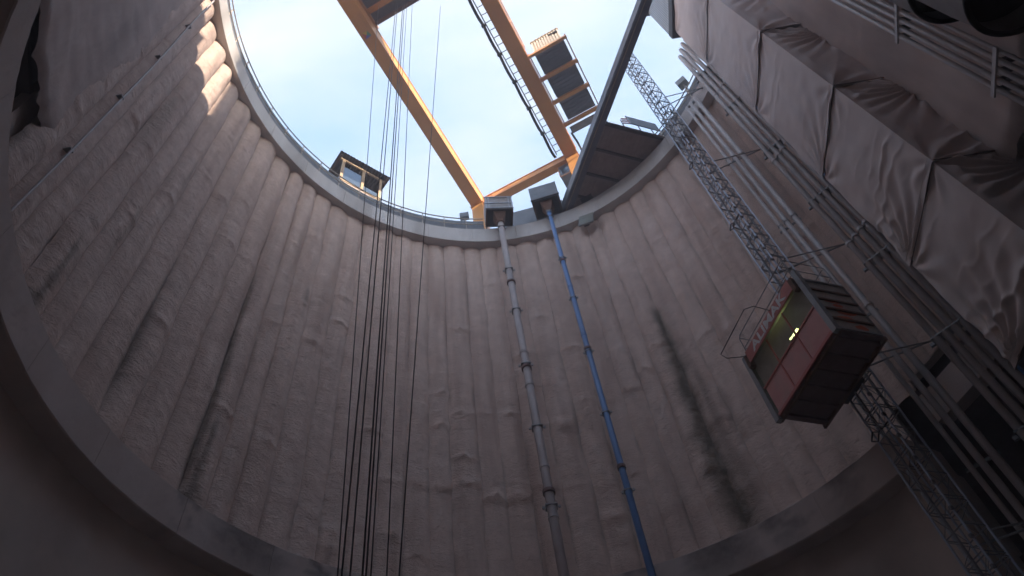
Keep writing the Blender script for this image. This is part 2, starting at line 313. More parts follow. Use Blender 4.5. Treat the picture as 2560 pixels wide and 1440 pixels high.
# ------------------------------------------------------------------ lower ring beam (with wet stains) and capping beam
ring = thing('ring_beam', (0, 0, ZR0), 'broad pale concrete ring beam circling the shaft below the piles', 'beam')
for k in range(19):
    a0 = -231 + 15 * k; st = []
    prof = [(RR + .03, ZR0), (RR, ZR0 + .03)] + [(RR, ZR0 + .03 + (ZR1 - ZR0 - .06) * j / 8) for j in range(1, 9)] + [(RR + .03, ZR1), (12.68, ZR1), (12.68, ZR0)]
    vs_ = []; n_ = 24; pn = len(prof)
    for i in range(n_ + 1):
        ph = a0 + .02 + 14.96 * i / n_
        for (a, z) in prof:
            vs_.append(cyl(a + (.012 * fbm(ph * .3, z, 0) if a < 11 else 0), ph, z))
            s = 0
            for p, hw_, dpt in ((-55, 7, 1), (-43, 2.5, .8), (22, 6, 1.2), (33, 3, .9), (-66, 1.2, .5), (8, 2, .6), (44, 3, .6)):
                e = 1 - abs(ph - p + 3 * fbm(z * 2, ph * .2, p)) / (hw_ * 1.1); s = max(s, max(0, min(1, e * 1.6)) * min(1, .35 + dpt * (z - ZR0) / (ZR1 - ZR0)))
            st.append(min(1, s * .8))
    fs_ = [(pn * i + j, pn * i + (j + 1) % pn, pn * i + pn + (j + 1) % pn, pn * i + pn + j) for i in range(n_) for j in range(pn)]
    fs_ += [tuple(range(pn)), tuple(range(n_ * pn, (n_ + 1) * pn))[::-1]]
    m_ = MB(); m_.v = vs_; m_.f = fs_; o = m_.build('beam_segment', 'ring', ring)
    at = o.data.attributes.new('stain', 'FLOAT', 'POINT'); at.data.foreach_set('value', st)
capb = thing('capping_beam', (0, 0, ZC0), 'pale concrete capping beam round the rim above the pile tops', 'beam')
for k in range(30):
    a0 = -180 + 12 * k
    MB().arc(RC + .004 * (k % 3), 13.0, ZC0, ZC1, a0 + .03, a0 + 11.97, 10).build('beam_segment', 'cap', capb, bevel=.015)
MB().arc(RC + .03, 12.9, ZC0 + .02, ZC1 - .02, 0, 360, 120, True).build('beam_core', 'lower', capb)

# ------------------------------------------------------------------ guard rail with sheet toe boards round the rim
gr = thing('guard_rail', (0, 0, ZC1), 'steel guard rail with grey sheet boards round the rim of the shaft', 'railing')
GA0, GA1 = -178., 66.
for a, skip in [(GA0 + 6.1 * i, 0) for i in range(41)]:
    if -9 < a < 40: continue
    p = cyl(12.04, a, ZC1); MB().bar(p, p + Z * 1.36, .05, .05).build('post', 'rail', gr)
    d = cyl(1, a, 0); MB().box(p + Z * .02, (.16, .16, .03), (Vector((d.y, -d.x, 0)), d, Z)).build('base_plate', 'steel', gr)
for s0, s1 in ((GA0, -8.5), (40, GA1)):
    n_ = int((s1 - s0) / 2)
    for h, r_ in ((1.32, .036), (.68, .032)):
        MB().path([cyl(12.04 - .05, s0 + (s1 - s0) * i / n_, ZC1 + h + .02 * fbm(i * .4, h, 0)) for i in range(n_ + 1)], r_, 6).build('rail', 'rail', gr, True)
    k = max(1, int((s1 - s0) / 9)); dd = (s1 - s0) / k
    for i in range(k):
        MB().arc(12.10 + .012 * (i % 2), 12.12 + .012 * (i % 2), ZC1 + .02, ZC1 + 1.22 + .03 * random.random(), s0 + dd * i - .1, s0 + dd * (i + 1) + .1, 6).build('sheet_board', 'sheet', gr)

# ------------------------------------------------------------------ gantry crane
U = Vector((math.sin(R(20.2)), math.cos(R(20.2)), 0)); V = Vector((U.y, -U.x, 0))
def uv(u, v, z): return Vector((CAM.x, CAM.y, 0)) + U * u + V * v + Z * z
AX = (U, V, Z)
crane = thing('gantry_crane', uv(22, -6, ZC1), 'orange double girder gantry crane spanning the open shaft', 'crane')
ZG = 46.0; UE0, UE1 = -7.0, 22.0
def girder(v, wd, ht, name='girder'):
    L_ = UE1 - UE0
    m_ = MB().box(uv((UE0 + UE1) / 2, v, ZG + .05 + ht / 2), (L_, wd - .08, ht - .1), AX)
    m_.box(uv((UE0 + UE1) / 2, v, ZG + .025), (L_, wd, .05), AX).box(uv((UE0 + UE1) / 2, v, ZG + ht + .025 - .05), (L_, wd, .05), AX)
    g = m_.build(name, 'orange', crane)
    MB().box(uv((UE0 + UE1) / 2, v + (.2 if v < -5 else -.2), ZG + ht + .05), (L_, .07, .1), AX).build('crane_rail', 'steel', g)
    for u in (1.5, 8.0, 14.5):
        MB().box(uv(u, v, ZG - .012), (.9, wd - .12, .02), AX).build('splice_plate', 'orange', g)
        for k in range(12): MB().tube(uv(u - .36 + .144 * (k % 6), v + (.22 if k < 6 else -.22), ZG - .05), uv(u - .36 + .144 * (k % 6), v + (.22 if k < 6 else -.22), ZG - .02), .022, 6).build('bolt', 'rust', g)
    for k in range(14): MB().box(uv(UE0 + 1 + 2.05 * k, v + (wd - .08) / 2 + .012, ZG + ht / 2), (.03, .022, ht - .12), AX).build('web_stiffener', 'orange', g)
    return g
gL = girder(-9.47, .82, 1.32); gR = girder(-2.38, .90, 1.32)
for kx, (tri, mm) in enumerate(((((904.7, 84), (918, 76.7), (916.6, 88.4)), 'yellow'), (((918, 76.7), (928.5, 88), (916.6, 88.4)), 'green'),
                                (((928.5, 88), (914.6, 99.3), (916.6, 88.4)), 'blue'), (((914.6, 99.3), (904.7, 84), (916.6, 88.4)), 'redp'))):
    MB().prism([atz(q, ZG - .004) for q in tri], (0, 0, .003)).build('emblem_facet', mm, gL)
for ue, sg in ((UE1, 1), (UE0, -1)):
    t_ = MB().box(uv(ue + .0 * sg, -5.93, ZG + .30), (.44, 6.2, .62), AX).box(uv(ue, -5.93, ZG - .02), (.56, 6.2, .04), AX).box(uv(ue, -5.93, ZG + .63), (.56, 6.2, .04), AX)
    e_ = t_.build('end_tie', 'orange', crane)
    for k in range(5): MB().box(uv(ue - .285 * sg, -8.2 + 1.15 * k, ZG + .30), (.02, .05, .72), AX).build('stiffener', 'orange', e_)
    for v in (-9.47, -2.38):
        lg = MB().box(uv(ue + .05 * sg, v, (ZG + ZC1 + .6) / 2 - .02), (.8, .8, ZG - ZC1 - .64), AX).box(uv(ue + .05 * sg, v, ZG - .06), (.95, .95, .06), AX).build('leg', 'orange', crane)
        MB().box(uv(ue + .05 * sg, v, ZC1 + .38), (2.2, .7, .5), AX).build('bogie', 'dark', lg)
# festoon cable track on the inner side of the right girder
vt = -2.38 - .45 - .40
MB().bar(uv(2, vt, ZG + .55), uv(UE1 - .6, vt, ZG + .55), .06, .10).build('cable_track', 'steel', gR)
for k in range(40):
    u = 2.2 + k * .5; MB().bar(uv(u, vt, ZG + .52), uv(u, -2.83, ZG + .52), .04, .04).build('track_bracket', 'steel', gR)
k_ = 0
for u0 in [2.0 + 1.95 * i for i in range(10)]:
    for dv in (0, .09):
        MB().path([uv(u0 + 1.95 * t, vt - .10 - dv, ZG + .42 - .75 * (1 - (2 * t - 1) ** 2) * (1 - .15 * dv)) for t in [j / 10 for j in range(11)]], .045, 6).build('festoon_cable', 'dark', gR, True)
    MB().box(uv(u0, vt - .14, ZG + .42), (.16, .3, .16), AX).build('cable_trolley', 'dark', gR)
# walkway rail on top of the right girder
for u in [3 + 1.6 * i for i in range(8)]:
    MB().bar(uv(u, -1.9, ZG + 1.32), uv(u, -1.9, ZG + 2.3), .04, .04).build('walkway_post', 'orange', gR)
for h in (1.8, 2.3): MB().tube(uv(2.5, -1.9, ZG + h), uv(14.6, -1.9, ZG + h), .025, 6).build('walkway_rail', 'orange', gR)
# electrical container on outriggers
ec = MB()
for u in (14.62, 16.25, 17.95, 19.62): MB().box(uv(u, -.62, ZG + .11), (.22 if u > 15 else .16, 2.55, .22), AX).build('cross_beam', 'orange', crane)
for v, wv in ((.60, .07), (-1.82, .07)): MB().box(uv(17.12, v, ZG + .29), (5.2, wv, .12), AX).build('side_beam', 'orange', crane)
C0, C1, CV0, CV1, CZ0, CZ1 = 14.66, 19.6, -1.52, .42, ZG + .3, ZG + 2.3
cont = MB().box(uv((C0 + C1) / 2, (CV0 + CV1) / 2, (CZ0 + CZ1) / 2 + .03), (C1 - C0 - .12, CV1 - CV0 - .12, CZ1 - CZ0 - .1), AX).build('electrical_container', 'cream', crane)
for a, b in ((14.72, 16.14), (16.36, 17.84), (18.06, 19.52)):
    pn_ = MB().box(uv((a + b) / 2, (CV0 + CV1) / 2, CZ0 + .02), (b - a, CV1 - CV0, .04), AX).build('floor_panel', 'panel', cont)
    for k in range(6): MB().box(uv(a + (b - a) * (k + .5) / 6, (CV0 + CV1) / 2, CZ0 - .03), (.07, CV1 - CV0 - .1, .06), AX).build('floor_rib', 'panel', pn_)
for k in range(11): MB().box(uv(C0 - .01, CV0 + .1 + (CV1 - CV0 - .2) * k / 10, (CZ0 + CZ1) / 2 + .03), (.08, .10, CZ1 - CZ0 - .2), AX).build('end_rib', 'cream', cont)
MB().box(uv(C0 - .02, (CV0 + CV1) / 2, CZ1), (.14, CV1 - CV0, .12), AX).build('top_edge', 'cream', cont)
for k in range(8): MB().box(uv(C0 - .095, CV0 + .12 + .24 * k, CZ1), (.012, .1, .07), AX).build('edge_mark', 'dark', cont)
for a, b in (((-.32, .16), (.30, -.06)), ((-.25, -.14), (.26, .18)), ((.0, -.2), (.28, -.16))):
    q0, q1 = uv(C0 - .064, .0 + a[0], CZ1 - .55 + a[1]), uv(C0 - .064, .0 + b[0], CZ1 - .55 + b[1]); MB().bar(q0, q1, .012, .09, U).build('emblem_stroke', 'dark', cont)
for u in [15.2 + .9 * k for k in range(6)]: MB().bar(uv(u, .62, ZG + .35), uv(u, .62, ZG + 1.3), .04, .04).build('walkway_post', 'rust', cont)
MB().bar(uv(14.8, .62, ZG + 1.3), uv(20.4, .62, ZG + 1.3), .04, .04).build('walkway_rail', 'rust', cont)
MB().box(uv(20.15, -.55, ZG + .1), (.5, 2.2, .05), AX).build('walkway_grating', 'steel', crane)
for v in (-1.4, -.6, .2): MB().bar(uv(20.4, v, ZG + .1), uv(20.4, v, ZG + 1.1), .04, .04).build('walkway_post', 'orange', crane)
MB().path([uv(20.2, -1.7, ZG - .1), uv(20.9, -1.62, ZG - .25), uv(21.6, -1.6, ZG - .5), uv(22.0, -1.7, ZG - 1.4), uv(22.0, -1.8, ZG - 3)], .07, 6).build('drop_cable', 'dark', crane, True)
# driver's cab under the end of the right girder
cb = MB().box(uv(22.55, -2.98, ZG - .75), (1.1, 1.15, 1.35), AX).build('driver_cab', 'steel', crane)
MB().box(uv(21.99, -2.98, ZG - .70), (.02, .95, 1.0), AX).build('cab_window', 'glass', cb)
for h in (-.05, -1.44): MB().box(uv(22.0, -2.98, ZG + h), (.05, 1.2, .06), AX).build('cab_frame', 'orange', cb)
for v in (-3.56, -2.40): MB().box(uv(22.0, v, ZG - .75), (.05, .05, 1.4), AX).build('cab_frame', 'orange', cb)
lampp = uv(8.2, -1.75, ZG + 1.1)
MB().box(lampp, (.22, .3, .22), AX).build('girder_lamp', 'dark', crane)
# trolley between the girders
zt = ZG + 1.42; u1 = (atz((960, 57), zt) - Vector((CAM.x, CAM.y, 0))).dot(U)
tr = thing('crane_trolley', uv(u1 - 2, -5.9, zt), 'orange and dark red hoist trolley riding on the orange crane girders', 'trolley')
for u in (u1 - .15, u1 - .95, u1 - 2.0, u1 - 3.1, u1 - 4.0): MB().box(uv(u, -5.93, zt + .22), (.30 if u < u1 - .5 else .2, 7.3, .32), AX).build('cross_beam', 'orange' if u < u1 - .5 else 'rust', tr)
for v in (-9.2, -2.6): MB().box(uv(u1 - 2.05, v, zt + .2), (4.4, .34, .34), AX).build('end_carriage', 'orange', tr)
for u, v in ((u1 - .2, -9.27), (u1 - 3.9, -9.27), (u1 - .2, -2.58), (u1 - 3.9, -2.58)): MB().tube(uv(u, v - .06, zt + .12), uv(u, v + .06, zt + .12), .16, 14).build('wheel', 'steel', tr)
for a, b in ((u1 - .85, u1 - .25), (u1 - 1.85, u1 - 1.1), (u1 - 2.95, u1 - 2.15), (u1 - 3.85, u1 - 3.25)): MB().box(uv((a + b) / 2, -5.93, zt + .40), (b - a, 6.2, .05), AX).build('deck_plate', 'panel', tr)
MB().tube(uv(u1 - 2.2, -7.6, zt + 1.0), uv(u1 - 2.2, -4.6, zt + 1.0), .55, 20).build('hoist_drum', 'red', tr)
MB().box(uv(u1 - .1, -9.35, zt + .1), (.3, .2, .5), AX).build('rail_guard', 'cream', tr)
# ropes run from the trolley down to a hook block (they close in on it)
hook = thing('hook_block', (-3.55, .75, 4.2), 'steel hook block hanging on the crane ropes', 'hook')
ropes = [((946, 18), (844, 1440), .016, 'thin outer wire rope nearest the site hut, hanging from the crane trolley'),
         ((991, 0), (854, 1440), .020, 'wire rope crossing the outer thin rope on its way down'),
         ((995, 0), (875, 1440), .020, 'wire rope paired closely with the crossing one'),
         ((1008, 0), (906, 1440), .024, 'thick wire rope in the middle of the hanging ropes'),
         ((1012, 0), (915, 1440), .022, 'second thick wire rope touching the middle one'),
         ((1018, 0), (927, 1440), .016, 'thin wire rope just beside the thick middle pair'),
         ((1031, 0), (967, 1440), .016, 'thin wire rope standing apart beside the thick middle pair'),
         ((1101, 20), (998, 1440), .017, 'lone wire rope farthest from the site hut, nearest the grey drop pipe')]
for (t0, t1, r_, lb) in ropes:
    a = atz(t0, zt - .3); b = atd(t1, 10.7); d = (b - a) / (b.z - a.z)
    top = a + d * .45; bot = b + d * (5.2 - b.z)
    sag = (a - b).normalized().cross(Z).normalized() * .02
    tag(MB().tube(bot, top, r_ * .8, 6).build('wire_rope', 'rope', None, True, org=bot), lb, 'rope', 'wire ropes hanging from the crane')
MB().box((-3.55, .75, 5.0), (1.3, .25, .7)).build('side_plate', 'orange', hook)
MB().path([Vector((-3.55 + .28 * math.sin(t), .75, 4.35 - .28 * math.cos(t))) for t in [-.9 + .5 * k for k in range(9)]], .07, 8).build('hook', 'dark', hook, True)
MB().tube((-3.55, .75, 4.72), (-3.55, .75, 4.5), .09, 8).build('shank', 'dark', hook)

# ------------------------------------------------------------------ site hut on the rim
ph0 = onR((902, 455), 12.55); hn = Vector((ph0.x, ph0.y, 0)).normalized()
P1, P3 = onpl((852, 446), ph0, hn), onpl((948, 492), ph0, hn)
hd = Vector((P3.x - P1.x, P3.y - P1.y, 0)).normalized(); hn = Vector((-hd.y, hd.x, 0));
if hn.dot(ph0) < 0: hn = -hn
HB = P1.copy(); HB.z = 0; HW = (Vector((P3.x, P3.y, 0)) - HB).length
def hut(s, n, z): return HB + hd * s + hn * n + Z * z
zt0 = onpl((865, 408), ph0, hn).z; zt1 = onpl((960, 452), ph0, hn).z; ZT = (zt0 + zt1) / 2; ZB = min(P1.z, P3.z) - .05
h_ = thing('site_hut', hut(HW / 2, 1, ZC1), 'small timber lookout hut with dark corrugated roof on the shaft rim', 'hut')
HAX = (hd, hn, Z)
MB().box(hut(HW / 2, 1.0, (ZC1 + ZB) / 2 + .1), (HW + .1, 1.9, ZB - ZC1 + .2), HAX).build('base', 'lower', h_)
for s in (0, HW * .54, HW): MB().box(hut(s, .06, (ZB + ZT) / 2 + .1), (.17, .12, ZT - ZB + .2), HAX).build('post', 'timber', h_)
for s in (0, HW): MB().box(hut(s, 1.95, (ZB + ZT) / 2 + .1), (.17, .12, ZT - ZB + .2), HAX).build('post', 'timber', h_)
MB().box(hut(HW / 2, 1.98, (ZB + ZT) / 2 + .1), (HW, .06, ZT - ZB), HAX).build('back_wall', 'wood', h_)
MB().box(hut(-.02, 1.0, ZB + .5), (.05, 1.8, .9), HAX).build('side_wall', 'sheet', h_)
MB().box(hut(HW + .02, 1.0, ZB + .5), (.05, 1.8, .9), HAX).build('side_wall', 'sheet', h_)
MB().box(hut(HW * .27, .09, ZB + .95), (HW * .54 - .2, .03, 1.85), HAX).build('window_pane', 'glass', h_)
MB().box(hut(HW * .77, .12, ZB + .42), (HW * .46 - .16, .03, .8), HAX).build('lower_pane', 'glass', h_)
MB().box(hut(HW / 2, .05, ZT + .16), (HW + .5, .10, .16), HAX).build('eave_board', 'timber', h_)
MB().box(hut(HW / 2, .07, ZB + .05), (HW, .12, .12), HAX).build('sill', 'timber', h_)
def rf(u, v):
    s = -.45 + (HW + .9) * u; n = -.35 + 2.8 * v; return hut(s, n, ZT + .30 + .16 * v * 2 + .035 * math.sin(s * 2 * math.pi / .2))
m_ = MB().grid(rf, 96, 2); m_.v += [p + Z * .02 for p in m_.v]; k = len(m_.v) // 2; m_.f += [tuple(i + k for i in q) for q in m_.f]
m_.build('roof', 'roof', h_)
for s in (-.3, HW + .3): MB().bar(hut(s, -.2, ZT + .2), hut(s, 2.2, ZT + .42), .08, .12).build('rafter', 'rust', h_)

# ------------------------------------------------------------------ two hopper boxes over the rim with drop pipes
def hopper(name, c, back, z0, ztop, label, m_face, framed):
    a, b = c; a, b = Vector((a.x, a.y, 0)), Vector((b.x, b.y, 0)); e = (b - a).normalized(); n = Vector((-e.y, e.x, 0)); wd = (b - a).length; dp = back
    if n.dot(a) < 0: n = -n
    A = (e, n, Z); O = (a + b) / 2; P = lambda s, t, z: O + e * s + n * t + Z * z
    t = thing(name, P(0, dp / 2, z0), label, 'hopper', 'hoppers on the shaft rim')
    th = .06
    MB().box(P(0, th / 2, (z0 + ztop) / 2), (wd, th, ztop - z0), A).build('front_wall', m_face, t)
    for s in (-1, 1): MB().box(P(s * (wd / 2 - th / 2), dp / 2 + th / 2, (z0 + ztop) / 2), (th, dp - th, ztop - z0 - .01), A).build('side_wall', m_face, t)
    MB().box(P(0, dp - th / 2, (z0 + ztop) / 2), (wd - 2 * th, th, ztop - z0 - .01), A).build('back_wall', m_face, t)
    MB().box(P(0, dp / 2, z0 + .05), (wd - 2 * th, dp - 2 * th, .06), A).build('bottom_plate', 'black', t)
    if framed:
        for s in (-.46, -.36, .36, .46): MB().box(P(s * wd, -.03, (z0 + ztop) / 2), (.05, .05, ztop - z0), A).build('frame_post', 'galv', t)
        for q in (.03, .45, .97): MB().box(P(0, -.045, z0 + (ztop - z0) * q), (wd + .04, .05, .05), A).build('frame_rail', 'galv', t)
        MB().box(P(.02, -.02, z0 + (ztop - z0) * .24), (wd * .42, .03, (ztop - z0) * .32), A).build('hatch', 'conc_box', t)
    else:
        MB().box(P(0, -.03, z0 + .03), (wd + .06, .06, .08), A).build('bottom_edge', 'dark', t)
    # funnel
    cx = P(0, dp * .42, 0); fm = MB(); q0, q1 = .36, .17; zt_, zb_ = z0 + .02, z0 - .75
    vs_ = [cx + e * i * q0 + n * j * q0 + Z * zt_ for i, j in ((-1, -1), (1, -1), (1, 1), (-1, 1))] + [cx + e * i * q1 + n * j * q1 + Z * zb_ for i, j in ((-1, -1), (1, -1), (1, 1), (-1, 1))]
    fm.add(vs_, [(i, (i + 1) % 4, 4 + (i + 1) % 4, 4 + i) for i in range(4)]); fm.build('funnel', 'rust', t)
    for s in (-1, 1):
        MB().bar(P(s * wd * .46, dp - .1, z0 + .1), P(s * wd * .46, dp + .1, z0 - 1.55), .07, .07).build('bracket', 'rust', t)
        MB().bar(P(s * wd * .46, .1, z0 + .0), P(s * wd * .46, dp + .12, z0 - .02), .07, .09).build('bracket', 'rust', t)
    return cx + Z * zb_
zf = 39.05
f1 = hopper('hopper', (atz((1214, 522.6), zf), atz((1283.6, 521), zf)), 1.2, zf, onpl((1246, 493.5), atz((1250, 522), zf), Y).z, 'grey framed steel hopper feeding the grey drop pipe', 'conc_box', True)
f2 = hopper('hopper', (atz((1328, 504.5), zf), atz((1396.5, 484), zf)), 1.3, zf, onpl((1353, 463), atz((1362, 494), zf), Vector((.17, .985, 0))).z, 'plain grey steel hopper box feeding the blue drop pipe', 'sheet', False)
def drop_pipe(name, px_top, px_bot, ftop, r_, m, label, joints, clampm):
    b1, b2 = ftop, None
    d0 = math.hypot(ftop.x - CAM.x, ftop.y - CAM.y)
    top = Vector((ftop.x, ftop.y, ftop.z + .1))
    p_ = atd(px_bot, 19.93); dirv = (p_ - top) / (p_.z - top.z); bot = top + dirv * (.6 - top.z)
    t = thing(name, bot, label, 'pipe')
    MB().tube(bot, top, r_, 18).build('pipe_run', m, t, True)
    P = lambda z: top + dirv * (z - top.z)
    MB().tube(P(top.z - .22), P(top.z + .05), r_ * 1.45, 18).build('collar', clampm, t, False)
    for z, big in joints:
        MB().tube(P(z - .07), P(z + .07), r_ * (1.32 if big else 1.12), 18).build('coupling', 'uside' if big else m, t)
    rad = Vector((top.x, top.y, 0)).normalized(); tan = Vector((rad.y, -rad.x, 0))
    for z in ([zf - 1.4] + [33, 29.3, 25.2, 21.4, 17.6]):
        c = P(z); cl_ = MB().box(c, (r_ * 2.5, r_ * 2.2, .045), (tan, rad, Z)).bar(c, c + rad * (12.3 - math.hypot(c.x, c.y)), .04, .04)
        k = cl_.build('wall_clamp', 'steel', t)
        for s in (-1, 1): MB().tube(c + tan * s * r_ * 1.6 - rad * .02, c + tan * s * r_ * 1.6 + rad * .03, .05, 10).build('clamp_lug', 'steel', k)
    return t
zj = lambda px, f: atd(px, math.hypot(f.x - CAM.x, f.y - CAM.y)).z
drop_pipe('drop_pipe', (1250, 545), (1410, 1440), f1, .165, 'pipe', 'long grey drop pipe with dark couplings on the shaft wall', [(zj((1282, 718), f1), 1), (zj((1323, 945), f1), 1), (zj((1382, 1270), f1), 1), (zj((1318, 905), f1), 0), (zj((1333, 990), f1), 0), (zj((1374, 1205), f1), 0), (zj((1398, 1335), f1), 0)], 'rust')
drop_pipe('drop_pipe', (1374, 535), (1628, 1430), f2, .115, 'bpipe', 'long slim blue drop pipe with clamps on the shaft wall', [(zj(q, f2), 1) for q in ((1416, 660), (1480, 895), (1568, 1205))] + [(zj((1466, 860), f2), 0), (zj((1432, 730), f2), 0)], 'galv')
# floodlight square under the rim
fa = [onR(q, 11.75) for q in ((1440, 540), (1475, 528), (1488, 553), (1456, 567))]
fc = sum(fa, Vector()) / 4; frd = Vector((fc.x, fc.y, 0)).normalized(); ftn = Vector((frd.y, -frd.x, 0))
fl = thing('floodlight', fc, 'square grey floodlight hanging under the rim next to the blue pipe', 'lamp')
fx = (fa[1] - fa[0]).normalized(); fy = (fa[3] - fa[0]); fy = (fy - fy.dot(fx) * fx).normalized(); fn_ = fx.cross(fy); fn_ = fn_ if fn_.dot(frd) > 0 else -fn_
fs = .88
MB().box(fc + fn_ * .06, (fs, fs, .12), (fx, fy, fn_)).build('housing', 'steel', fl, bevel=.02)
MB().box(fc - fn_ * .006, (fs - .1, fs - .1, .012), (fx, fy, fn_)).build('front_glass', 'floodglass', fl)
MB().bar(fc + fn_ * .1, fc + frd * .5 + Z * .1, .08, .08).build('arm', 'steel', fl)
MB().box(fc + fn_ * .16 + fy * .3, (.3, .25, .1), (fx, fy, fn_)).build('ballast_box', 'dark', fl)

# blue-grey sheeting standing behind the hoppers and a small box on the rim
bs0, bs1 = onR((1284, 548), 12.75), onR((1345, 534), 12.75); zb_t = onR((1300, 530), 12.75).z
tag(MB().prism([Vector((bs0.x - .5, bs0.y, ZC1)), Vector((bs1.x + 1.6, bs1.y - .3, ZC1)), Vector((bs1.x + 1.6, bs1.y - .2, ZC1)), Vector((bs0.x - .5, bs0.y + .1, ZC1))], (0, 0, zb_t - ZC1)).build('sheet_fence', 'sheet', None, org=(bs0.x, bs0.y, ZC1)), 'blue grey sheet fence standing behind the two hoppers', 'fence')
bx = onR((1161, 541), 12.9); q_ = thing('switch_box', (bx.x, bx.y, ZC1), 'small blue grey box on a post behind the guard rail near the crane leg', 'box')
MB().box((bx.x, bx.y, bx.z), (.55, .3, .5)).build('cabinet', 'sheet', q_); MB().bar((bx.x, bx.y, ZC1), (bx.x, bx.y, bx.z - .2), .1, .1).build('post', 'steel', q_)
bx = onR((1706, 208), 13.0); q_ = thing('site_lamp', (bx.x, bx.y, ZC1), 'boxy site lamp on a post behind the rim beside the hoist mast', 'lamp')
MB().box((bx.x, bx.y, bx.z), (.6, .45, .55), (Vector((.8, -.6, 0)), Vector((.6, .8, 0)), Z)).build('lamp_box', 'steel', q_); MB().bar((bx.x, bx.y, ZC1), (bx.x, bx.y, bx.z - .25), .1, .1).build('post', 'steel', q_)

# ------------------------------------------------------------------ landing deck with its long edge girder
Wd = Vector((.4147, -.9100, 0)).normalized(); Nd = Vector((-Wd.y, Wd.x, 0))     # along the girder / towards the wall
T0 = atz((1415, 515), 38.82); T0.z = 0
def dk(s, n, z): return T0 + Wd * s + Nd * n + Z * (z + .32)
deck = thing('landing_deck', dk(2.5, 1.2, 38.5), 'dark plank landing deck beside the hoist carried by a long steel girder', 'platform')
DAX = (Wd, Nd, Z)
gd = MB().box(dk(6.6, .21, 38.94), (14.6, .38, .84), DAX).box(dk(6.6, .21, 38.52), (14.6, .46, .04), DAX).box(dk(6.6, .21, 39.38), (14.6, .46, .04), DAX).build('edge_girder', 'beam', deck)
MB().bar(dk(-.6, .10, 38.485), dk(13.8, .10, 38.485), .03, .03).build('cable', 'timber', gd)
MB().box(dk(6.6, -.05, 38.95), (14.5, .03, .7), DAX).build('side_sheet', 'sheet', gd)
S1 = (atz((1510, 305), 38.82) - T0); S1.z = 0; S1 = S1.dot(Wd)
for k in range(15):
    n = .5 + .262 * k; s_end = None
    for j in range(200):
        s = S1 - j * .05; p = dk(s, n, 0)
        if math.hypot(p.x, p.y) > 12.75 or s < -.6: break
    if S1 - s < .3: continue
    MB().box(dk((S1 + s) / 2, n, 38.66 + .006 * (k % 3)), (S1 - s, .25, .06), DAX).build('plank', 'wood', deck)
for s in (.75, 2.2, 3.7, S1 - .12):
    n1_ = .45
    for j in range(200):
        n = .45 + j * .03; p = dk(s, n, 0)
        if math.hypot(p.x, p.y) > 12.4: break
    MB().box(dk(s, (.45 + n) / 2, 38.56), (.13, n - .45, .13), DAX).build('joist', 'roof', deck)
for n in (.6, 1.6, 2.6, 3.4): MB().bar(dk(S1 - .05, n, 38.7), dk(S1 - .05, n, 39.7), .05, .05).build('edge_post', 'galv', deck)
gt = thing('landing_gate', dk(S1 + .1, 2.9, 38.7), 'tilted grey sheet gate with red bracket on the deck edge by the hoist', 'gate')
MB().box(dk(S1 + .2, 2.75, 39.25), (.05, 1.75, 1.0), (Vector((Wd.x, Wd.y, .25)).normalized(), Nd, Z)).build('sheet', 'sheet', gt)
for dz in (0, .3, .6): MB().bar(dk(S1 + .2, 1.85, 38.8 + dz), dk(S1 + .05, 1.55, 39.0 + dz), .06, .06).build('bracket', 'red', gt)
MB().bar(dk(S1 + .2, 1.87, 38.7), dk(S1 + .2, 1.82, 39.8), .06, .06).build('post', 'galv', gt)

# ------------------------------------------------------------------ hoist: mast, ties, cage
zc = 15.97; A_, B_, C_, D_ = [atz(q, zc) for q in ((2095, 820), (2210, 850), (2070, 1065), (1945, 1045))]
ex = (((D_ - A_) + (C_ - B_)) / 2); LX = ex.length; ex = ex.normalized()        # along the long side
ey = Vector((-ex.y, ex.x, 0)); ey = ey if ey.dot(B_ - A_) > 0 else -ey; LY = 1.5
CO = (A_ + B_ + C_ + D_) / 4; CO.z = 0
def cg(a, b, z): return CO + ex * a + ey * b + Z * z
CAX = (ex, ey, Z); HX, HY = 1.6, LY / 2
mc = az_d(30.55, 17.78); ma_ = (mc - CO).dot(ex); MCB = HY + .50
def mast(a, b, z): return cg(ma_ + a, MCB + b, z)
ms = thing('hoist_mast', mast(0, 0, 0), 'square lattice hoist mast rising past the rim beside the landing deck', 'mast')
hm = .325; SEC = 1.508
sec = MB(); lat = MB()
for i, j in ((-1, -1), (1, -1), (1, 1), (-1, 1)): sec.tube(mast(i * hm, j * hm, .0), mast(i * hm, j * hm, SEC - .01), .032, 8)
SQ = (((-1, -1), (1, -1)), ((1, -1), (1, 1)), ((1, 1), (-1, 1)), ((-1, 1), (-1, -1)))
for zz in (.04, SEC / 2, SEC - .05):
    for (a, b), (c, d) in SQ: lat.bar(mast(a * hm, b * hm, zz), mast(c * hm, d * hm, zz), .022, .022)
for (a, b), (c, d) in SQ:
    lat.tube(mast(a * hm, b * hm, .06), mast(c * hm, d * hm, SEC / 2 - .04), .010, 6); lat.tube(mast(c * hm, d * hm, SEC / 2 + .04), mast(a * hm, b * hm, SEC - .08), .010, 6)
lat.bar(mast(.0, -hm - .05, 0), mast(0, -hm - .05, SEC - .005), .05, .05)          # gear rack
for q in (.25, .75): lat.box(mast(-hm - .03, -hm - .06, SEC * q), (.06, .10, .08), CAX)
s0 = sec.build('mast_section', 'chord', ms); l0 = lat.build('lattice', 'latt', s0)
ztm = atd((1562, 128), 17.8).z
for k in range(1, int(ztm / SEC)):
    c = s0.copy(); col.objects.link(c); c.parent = ms; c.location = (0, 0, SEC * k)
    c2 = l0.copy(); col.objects.link(c2); c2.parent = c
MB().tube(mast(.0, hm + .16, .4), mast(.0, hm + .16, 37.8), .045, 8).build('power_cable', 'steel', ms)
